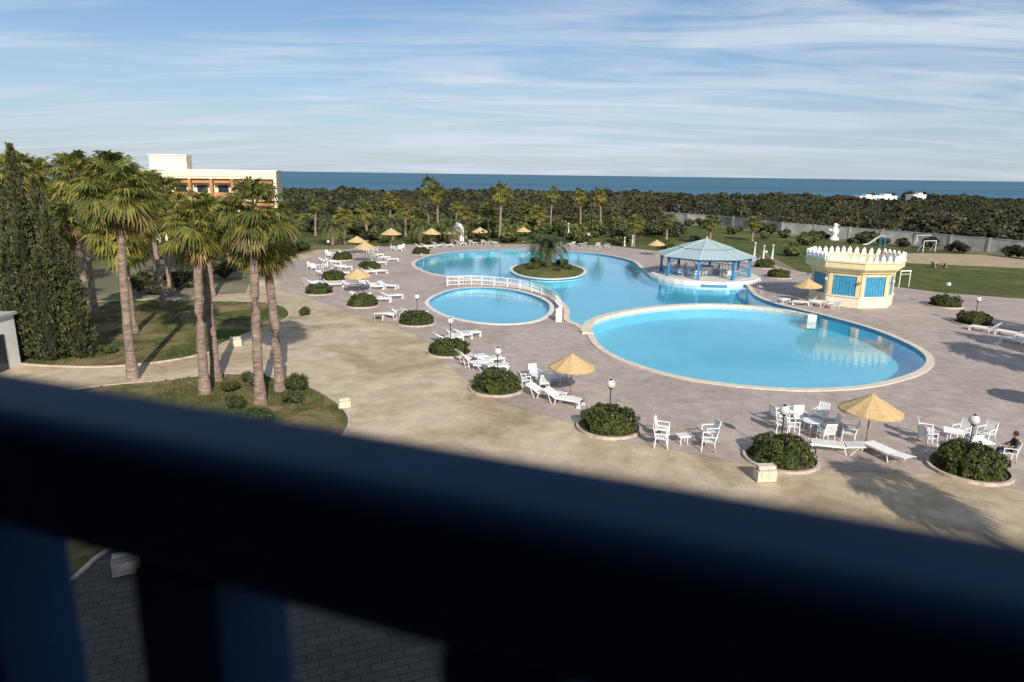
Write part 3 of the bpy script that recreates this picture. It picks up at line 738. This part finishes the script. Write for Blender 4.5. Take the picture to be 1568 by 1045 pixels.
for x,y,s in [(3.3,36.3,1.0),(16.3,29.4,1.05),(-15.6,68.5,1.05),(-20.2,93.5,1.15),(29.1,66.5,1.0),(-6.0,124.0,1.1),(1.8,126,1.1),(-14,117,1.2),(-11,120.5,1.1),(-20,112.4,1.3),(22.3,106.4,1.0),(-23.5,103,1.1),(44,46,1.05),(29.9,34.4,1.05)]:
    o=place('sun_umbrella',ub,(x,y,0),rnd(0,1),s); o.rotation_euler=(rnd(-.04,.04),rnd(-.04,.04),rnd(0,3))

# ------------------------------------------------------------------ furniture
def lounger(back=42):
    mb=MB(); w=.31
    for s in(-1,1):
        mb.box((s*w,.25,.33),(.055,1.42,.06),M_white)
        for y,dy in ((-.36,-.06),(.85,.06)):
            mb.tube([(s*w,y,.32),(s*w,y+dy*1.6,0.0)],[.035,.025],M_white,6)
    b=rad(back)
    for i in range(13):
        mb.box((0,-.36+.1*i,.372),(.6,.078,.02),M_white)
    dv=V((0,-math.cos(b),math.sin(b)))
    for i in range(7):
        c=V((0,-.44,.37))+dv*(.06+.1*i); mb.box(c,(.6,.078,.02),M_white,rot=Matrix.Rotation(-b,3,'X'))
    for s in(-1,1):
        c=V((s*w,-.44,.35))+dv*.36; mb.box(c,(.05,.74,.045),M_white,rot=Matrix.Rotation(-b,3,'X'))
        mb.tube([V((s*w*.9,-.44,.35))+dv*.5,(s*w*.9,-.62,.0)],.02,M_white,6)
    mb.tube([(-.36,.84,.08),(.36,.84,.08)],.02,M_white,6)
    for s in(-1,1): mb.tube([(s*.33,.84,.08),(s*.37,.84,.08)],.08,M_white,12)
    return mb.me('sun_lounger')
LG=[lounger(42),lounger(28),lounger(8)]
def chair():
    mb=MB()
    for sx in(-1,1):
        mb.tube([(sx*.27,.27,0),(sx*.25,.25,.64)],[.028,.026],M_white,6)
        mb.tube([(sx*.27,-.27,0),(sx*.24,-.24,.42),(sx*.23,-.36,.92)],[.028,.028,.024],M_white,6)
        mb.box((sx*.265,-.01,.655),(.06,.58,.03),M_white)
    for i in range(5): mb.box((0,.20-.105*i,.42),(.48,.085,.022),M_white)
    mb.box((0,.25,.395),(.48,.03,.05),M_white); mb.box((0,-.36,.91),(.48,.035,.07),M_white); mb.box((0,-.26,.48),(.46,.03,.05),M_white)
    for i in range(6):
        x=-.19+.076*i; mb.box((x,-.31,.70),(.05,.018,.42),M_white,rot=Matrix.Rotation(rad(13),3,'X'))
    return mb.me('garden_chair')
CH=chair()
def table(r=.45,h=.72,sq=False):
    mb=MB()
    if sq:
        mb.box((0,0,h-.02),(2*r,2*r,.035),M_white)
        for i in range(5): mb.box((0,-r+.1+i*(2*r-.2)/4,h+.005),(2*r-.02,.1,.012),M_white)
    else: mb.lathe([(.01,h),(r,h),(r+.02,h-.02),(r,h-.045),(.01,h-.045)],M_white,28,smooth=False)
    for k in range(4):
        a=rad(45+90*k); mb.tube([(math.cos(a)*r*.72,math.sin(a)*r*.72,h-.04),(math.cos(a)*r*.92,math.sin(a)*r*.92,0)],[.03,.022],M_white,6)
    mb.box((0,0,h-.09),(r*1.1,.04,.05),M_white); mb.box((0,0,h-.09),(.04,r*1.1,.045),M_white)
    return mb.me('garden_table')
TR=table(); TS=table(.28,.42,True); TB=table(.42,.72,True)
def look(x,y,tx,ty): return math.atan2(ty-y,tx-x)-math.pi/2
def C(x,y,tx,ty): place('garden_chair',CH,(x,y,.004),look(x,y,tx,ty),1.08)
def Lg(x,y,deg,k=0): place('sun_lounger',LG[k],(x,y,.004),rad(deg),1.08)
def setting(cx,cy,n=4,r=.85,ph=0,me=TR):
    place('garden_table',me,(cx,cy,.004),ph)
    for k in range(n):
        a=ph+2*math.pi*k/n+rnd(-.2,.2); rr=r*rnd(.95,1.15); C(cx+math.cos(a)*rr,cy+math.sin(a)*rr,cx+rnd(-.2,.2),cy+rnd(-.2,.2))
setting(1.55,38.2,4,.85,.4); C(3.0,38.9,1.5,38.2)
Lg(2.0,35.9,-115,1); Lg(2.9,34.95,-118,1)
C(6.85,29.2,9,28.9); C(7.15,30.3,9,29.6); place('garden_table',TS,(7.95,29.6,.004),.2); C(8.95,28.9,7.6,29.3); C(9.3,30.0,7.6,29.7)
setting(14.5,31.0,4,.9,.2); C(13.2,31.2,14.2,30.8); C(13.4,32.4,15,32.8); C(15.6,32.6,14.4,31.4); C(15.9,30.2,14.6,30.8); place('garden_table',TB,(14.0,32.6,.004),.5)
Lg(14.6,28.9,75,2); Lg(16.6,28.3,20,2)
setting(20.6,29.9,3,.95,2.6,TB); C(19.3,29.7,20.4,29.9); C(22.4,30.3,21.2,29.7); place('garden_table',TB,(21.0,28.7,.004),.1)
for a in [(-2.2,41.9,-65,0),(-1.5,42.8,-62,1),(-2.6,43.2,-68,0),(-1.2,41.2,-70,2),(-4.6,48.6,-60,1),(-4.0,49.5,-60,0),(-3.4,50.3,-62,1),(-10.1,56.6,60,0),(-9.2,57.4,-60,1),(-11.2,56,15,1),(-8.4,57.9,-70,1),
          (-12.6,64.2,-100,0),(-13.6,64.8,-95,0),(-14.6,65.4,-95,1),(-11.8,66,-60,1),(-14.5,71.5,-110,0),(-13.2,72,-105,1),(-15.7,73,-100,0),(-17,72.2,-70,1),(-19.2,72.5,-60,0),(-20.8,72.6,-70,1),(-21.8,73.5,-50,0),
          (-22,80,-90,1),(-20.6,81,-80,0),(-21.4,86,-60,1),(-22.4,87,-60,0),(-17.5,82,-60,0),(-16.4,83,-60,1),(-24,91,-80,0),(-25,92,-80,1),(-18,91,-70,0),(-17,95,-60,1),(-18.5,97,-60,1),(-20,100,-60,0),(-15,112,-60,0),(-14,113,-60,1),(-12.5,114.5,-50,0),(-11,115,-50,1),
          (-5,120,-20,0),(-3.5,120,-20,1),(-7,119,-20,0),(10,119,10,0),(12,119.5,10,1),(14.5,118,10,0),(16,117.5,15,1),(8,119.5,10,1),(-9,118,-30,0),
          (38.6,54.6,40,0),(39.6,53.0,40,1),(40.2,51.6,35,0),(38.4,50.6,30,1),(41,50,30,0),(28.3,65.4,60,0),(29.6,64.9,30,1),(30.4,64.2,20,0),(26.6,66.5,-40,1),(30.2,66.2,80,0)]: Lg(a[0],a[1],a[2]+rnd(-14,14),a[3])
for x,y in [(20.5,83),(22,81.2),(26,81.5),(25,86),(21,87)]: 
    place('garden_table',TR,(x,y,.34)); 
    for q in (0.3,2.4,4.4): place('garden_chair',CH,(x+.85*math.cos(q),y+.85*math.sin(q),.34),q+math.pi/2)
for x,y in [(-24.5,85),(-26,98),(-22,105),(-18,108),(32,100),(34,98)]: setting(x,y,3,.85,rnd(0,3))

def lbox():
    mb=MB(); mb.box((0,0,.17),(.62,.34,.34),M_stone); mb.box((0,0,.37),(.52,.30,.06),M_conc); mb.box((0,0,.45),(.56,.26,.1),M_stone); mb.box((0,-.18,.2),(.4,.02,.16),M_stone)
    return mb.me('garden_light_box')
LB=lbox()
for x,y,r,s in [(10.4,25.8,.1,1.3),(-8.75,33.9,.5,1.0),(-19.4,46.5,.3,1.3),(-11.7,18.6,.5,1.2)]: place('garden_light_box',LB,(x,y,0.02),r,s)

# ------------------------------------------------------------------ small things on the lawn
mb=MB()
for s in(-.65,.65): mb.tube([(s,0,0),(s,0,1.85)],.05,M_wpaint,8)
mb.box((0,0,1.88),(1.45,.12,.12),M_wpaint); mb.box((0,0,1.5),(1.2,.05,.05),M_wpaint); mb.obj('shower_frame',(45,78,0),.2)
def post(x,y,h,nm='white_post'):
    mb=MB(); mb.lathe([(.2,0),(.2,.12),(.12,.15),(.11,h-.2),(.17,h-.18),(.17,h-.08),(.02,h)],M_wpaint,10); mb.obj(nm,(x,y,0))
for x,y,h in [(37.2,105.6,2.4),(38.4,105,2.0),(39.5,104.3,2.2),(20.8,120,2.0),(19.6,121,1.6),(10.7,134,3.0)]: post(x,y,h)
mb=MB(); mb.lathe([(.9,0),(.9,.5),(.6,.55),(.45,1.1),(.75,1.5),(.8,1.9),(.5,2.4),(.3,2.7),(.42,2.95),(.3,3.25),(.02,3.4)],M_wpaint,14)
mb.tube([(.3,0,3.0),(.9,0,2.95)],[.14,.03],M_wpaint,6); mb.tube([(-.6,0,1.8),(-1.3,0,2.3)],[.3,.05],M_wpaint,6); mb.obj('bird_statue',(64.7,139,0))
mb=MB(); mb.box((0,0,1.0),(2.2,2.2,2.0),M_wpaint); mb.lathe([(1.15,2.0),(1.1,2.5),(.75,3.0),(.3,3.25),(.02,3.4)],M_wpaint,12); mb.box((0,-1.12,.9),(.8,.06,1.7),M_orange); mb.obj('domed_shelter',(-10.2,126,0),.1)
mb=MB()
for s in(-.35,.35):
    mb.tube([(s,0,0),(s,0,2.9)],.05,M_bluepan,6); mb.tube([(s,-.8,0),(s,-.8,2.0)],.05,M_bluepan,6); mb.tube([(s,.1,2.0),(s,.9,1.4),(s,2.0,.5),(s,2.8,.3)],.05,M_wpaint,6)
for i in range(6): mb.box((0,-.8-.0,.3+i*.3),(.7,.05,.05),M_wpaint)
mb.box((0,-.35,2.0),(.75,.9,.06),M_wpaint); pts=[(.1,2.0),(.9,1.35),(2.0,.42),(2.8,.25)]
for i in range(3):
    a,b=pts[i],pts[i+1]; mb.face([(-.33,a[0],a[1]),(.33,a[0],a[1]),(.33,b[0],b[1]),(-.33,b[0],b[1])],M_wpaint)
mb.box((0,0,2.9),(.8,.1,.5),M_orange); mb.obj('playground_slide',(67.2,126,0),rad(80))
def swing(x,y,w,h):
    mb=MB()
    for s in(-1,1):
        for t in(-1,1): mb.tube([(s*w/2,t*.9,0),(s*w/2,0,h)],.05,M_wpaint,6)
    mb.tube([(-w/2,0,h),(w/2,0,h)],.05,M_wpaint,6)
    for q in(-.25,.25):
        for d in(-.22,.22): mb.tube([(q*w+d,0,h),(q*w+d,0,.5)],.015,M_black,4)
        mb.box((q*w,0,.48),(.5,.22,.05),M_bluepan)
    mb.obj('playground_swing',(x,y,0),.3)
swing(75,126,3.4,2.2)
mb=MB()
for s in(-1,1): mb.tube([(s*1.5,0,0),(s*1.5,0,1.9)],.06,M_wpaint,6); mb.tube([(s*1.5,0,1.9),(s*1.5,1,0)],.04,M_wpaint,6)
mb.tube([(-1.5,0,1.9),(1.5,0,1.9)],.06,M_wpaint,6); mb.obj('football_goal',(71.5,118,0),.4)
mb=MB(); mb.tube([(-1.2,0,.7),(1.2,0,.9)],[.25,.2],M_trunk,8)
for s in(-.9,.9): mb.tube([(s,-.3,0),(s,0,.75)],.1,M_trunk,6); mb.tube([(s,.3,0),(s,0,.75)],.1,M_trunk,6)
mb.obj('timber_play_log',(60,96,0),.2)

# ------------------------------------------------------------------ seated person
def skin_mesh(nodes,edges,sub=2):
    me=bpy.data.meshes.new('s'); me.from_pydata([n[0] for n in nodes],edges,[])
    o=bpy.data.objects.new('s',me); COL.objects.link(o); m=o.modifiers.new('k','SKIN'); m.use_smooth_shade=True
    for i,n in enumerate(nodes):
        r=n[1]; me.skin_vertices[0].data[i].radius=(r,r) if not isinstance(r,tuple) else r
    me.skin_vertices[0].data[0].use_root=True
    s=o.modifiers.new('u','SUBSURF'); s.levels=sub; s.render_levels=sub
    dg=bpy.context.evaluated_depsgraph_get(); r=bpy.data.meshes.new_from_object(o.evaluated_get(dg)); bpy.data.objects.remove(o); return r
M_skin=simple('skin',(.38,.20,.13),.5,.08,20); M_shirt=simple('dark_shirt',(.025,.025,.035),.85,.2,20); M_jean=simple('denim',(.05,.09,.17),.85,.2,25); M_hair=simple('dark_hair',(.012,.009,.008),.5,.2,40); M_shoe=simple('shoe',(.04,.04,.04),.6,.2,20)
per=empty('seated_person',(21.95,28.15,.004),rad(72))
nd=[((0,-.10,.53),.155),((0,-.15,.72),.135),((0,-.19,.92),.155),((0,-.19,1.06),.07),((0,-.17,1.15),.06),
    ((.17,-.19,1.01),.07),((.27,-.12,.80),.052),((.22,.12,.70),.038),
    ((-.17,-.19,1.01),.07),((-.27,-.12,.80),.052),((-.22,.12,.70),.038),
    ((.10,-.06,.51),.10),((.13,.36,.52),.075),((.13,.42,.1),.045),((.14,.56,.045),.04),
    ((-.10,-.06,.51),.10),((-.12,.36,.52),.075),((-.13,.46,.1),.045),((-.14,.6,.045),.04)]
ed=[(0,1),(1,2),(2,3),(3,4),(2,5),(5,6),(6,7),(2,8),(8,9),(9,10),(0,11),(11,12),(12,13),(13,14),(0,15),(15,16),(16,17),(17,18)]
bm_=skin_mesh(nd,ed)
bm_.materials.clear()
for m in (M_shirt,M_jean,M_skin,M_shoe): bm_.materials.append(m)
for p in bm_.polygons:
    c=p.center
    if c.z>1.07: k=2
    elif c.z<.11: k=3
    elif c.z<.60 and not(abs(c.x)>.2 and c.z>.62): k=1
    else: k=0
    if abs(c.x)>.18 and c.y>-.06 and c.z>.62: k=2
    p.material_index=k
place('body',bm_,parent=per)
for s in(-1,1):
    hn=[((s*.22,.12,.70),.03),((s*.215,.17,.69),.034)]; he=[(0,1)]
    for j,(dx,l) in enumerate([(-.03,.07),(-.01,.082),(.01,.078),(.03,.062)]):
        b=len(hn); hn+=[((s*.215+dx,.205,.69),.0095),((s*.215+dx,.205+l*.55,.683),.009),((s*.215+dx,.205+l*.9,.66),.008)]; he+=[(1,b),(b,b+1),(b+1,b+2)]
    b=len(hn); hn+=[((s*.215-s*.035,.17,.685),.011),((s*.215-s*.055,.205,.675),.009)]; he+=[(1,b),(b,b+1)]
    h=skin_mesh(hn,he); h.materials.clear(); h.materials.append(M_skin); place('hand',h,parent=per)
mb=MB()
prof=[(.01,-.12),(.05,-.11),(.068,-.06),(.078,0),(.08,.05),(.065,.1),(.03,.125),(.01,.13)]
mb.lathe(prof,M_skin,18); me=mb.me('head')
for v in me.vertices:
    v.co.y*=1.18
    if v.co.y>.05 and abs(v.co.x)<.02 and -.04<v.co.z<.01: v.co.y+=.022
hd=place('head',me,(0,-.14,1.26),0,1,per)
mb=MB()
for s in(-1,1):
    mb.lathe([(.001,-.012),(.011,0),(.001,.012)],M_black,8,(s*.028,.083,.005)); mb.box((s*.08,0,-.01),(.012,.03,.055),M_skin)
mb.box((0,.085,-.065),(.04,.012,.01),M_orange); mb.box((0,.098,-.02),(.02,.025,.035),M_skin); place('face_features',mb.me('f'),parent=hd)
mb=MB(); mb.lathe([(.086,-.05),(.09,.02),(.086,.08),(.06,.125),(.01,.148)],M_hair,18); me=mb.me('hair')
for v in me.vertices:
    v.co.y=v.co.y*1.2-.016
    if v.co.y>.03 and v.co.z<.06: v.co.z=.06
place('hair',me,parent=hd)
place('garden_chair',CH,(21.95,28.15,.004),rad(72),1.0)

# ------------------------------------------------------------------ sun, sky, camera
SD=V((-.28,.96,0)).normalized(); EL=rad(29)
sun=bpy.data.lights.new('sun','SUN'); sun.energy=5.0; sun.angle=rad(.5); sun.color=(1,.93,.82)
so=bpy.data.objects.new('sun',sun); COL.objects.link(so)
d=V((SD.x*math.cos(EL),SD.y*math.cos(EL),-math.sin(EL))); so.rotation_euler=d.to_track_quat('-Z','Y').to_euler()
w=bpy.data.worlds.new('World'); scene.world=w; w.use_nodes=True; nt=w.node_tree; bg=nt.nodes['Background']
sk=N(nt,'ShaderNodeTexSky',sky_type='NISHITA'); sk.sun_disc=False; sk.sun_elevation=EL; sk.sun_rotation=math.atan2(-SD.x,-SD.y)
sk.air_density=1.0; sk.dust_density=.3; sk.ozone_density=3.5; sk.altitude=10
nt.links.new(sk.outputs[0],bg.inputs[0]); bg.inputs[1].default_value=.10
tc=N(nt,'ShaderNodeTexCoord'); sx=N(nt,'ShaderNodeSeparateXYZ'); nt.links.new(tc.outputs['Generated'],sx.inputs[0])
def M_(op,a,b=None):
    m=N(nt,'ShaderNodeMath',operation=op)
    for i,v in enumerate((a,b)):
        if v is None: continue
        if isinstance(v,(int,float)): m.inputs[i].default_value=v
        else: nt.links.new(v,m.inputs[i])
    return m.outputs[0]
zc=M_('MAXIMUM',sx.outputs['Z'],0)
hz=M_('MULTIPLY',M_('POWER',2.718,M_('MULTIPLY',zc,-7.0)),.92)
hc=ramp(nt,zc,[(0.0,(.50,.585,.65)),(.10,(.40,.53,.70)),(.24,(.20,.36,.68))])
bgh=N(nt,'ShaderNodeBackground'); nt.links.new(hc,bgh.inputs[0]); bgh.inputs[1].default_value=1.0
msh=N(nt,'ShaderNodeMixShader'); nt.links.new(hz,msh.inputs[0]); nt.links.new(bg.outputs[0],msh.inputs[1]); nt.links.new(bgh.outputs[0],msh.inputs[2])
zz=M_('ADD',zc,.10)
cx=M_('DIVIDE',sx.outputs['X'],zz); cy=M_('DIVIDE',sx.outputs['Y'],zz)
cb=N(nt,'ShaderNodeCombineXYZ'); nt.links.new(cx,cb.inputs[0]); nt.links.new(cy,cb.inputs[1])
mp=N(nt,'ShaderNodeMapping'); nt.links.new(cb.outputs[0],mp.inputs[0]); mp.inputs['Rotation'].default_value=(0,0,rad(-16)); mp.inputs['Scale'].default_value=(.36,1.4,1); mp.inputs['Location'].default_value=(3.1,1.7,0)
nz=noisen(nt,mp.outputs[0],1.15,12,.62,.9)
mp2=N(nt,'ShaderNodeMapping'); nt.links.new(cb.outputs[0],mp2.inputs[0]); mp2.inputs['Scale'].default_value=(.3,.4,1); mp2.inputs['Location'].default_value=(1.3,.4,0)
n2=noisen(nt,mp2.outputs[0],1.0,4,.5,.3)
f=ramp(nt,nz,[(.43,0.0),(.60,1.0)]); f2=ramp(nt,n2,[(.36,.35),(.56,1.0)])
ff=M_('MULTIPLY',f,f2); ff=M_('MULTIPLY',ff,.9)
bg2=N(nt,'ShaderNodeBackground'); bg2.inputs[0].default_value=(.62,.69,.78,1); bg2.inputs[1].default_value=1.08
ms=N(nt,'ShaderNodeMixShader'); nt.links.new(ff,ms.inputs[0]); nt.links.new(msh.outputs[0],ms.inputs[1]); nt.links.new(bg2.outputs[0],ms.inputs[2])
nt.links.new(ms.outputs[0],nt.nodes['World Output'].inputs[0])

cam=bpy.data.cameras.new('camera'); co=bpy.data.objects.new('camera',cam); COL.objects.link(co)
co.location=(0,0,12); co.rotation_euler=(Matrix.Rotation(rad(90-13.72),3,'X')@Matrix.Rotation(rad(.806),3,'Z')).to_euler()
cam.sensor_width=36; cam.lens=24; cam.clip_start=.02; cam.clip_end=60000
cam.dof.use_dof=True; cam.dof.focus_distance=48; cam.dof.aperture_fstop=2.9
scene.camera=co
scene.view_settings.view_transform='Standard'; scene.view_settings.look='None'; scene.view_settings.exposure=0
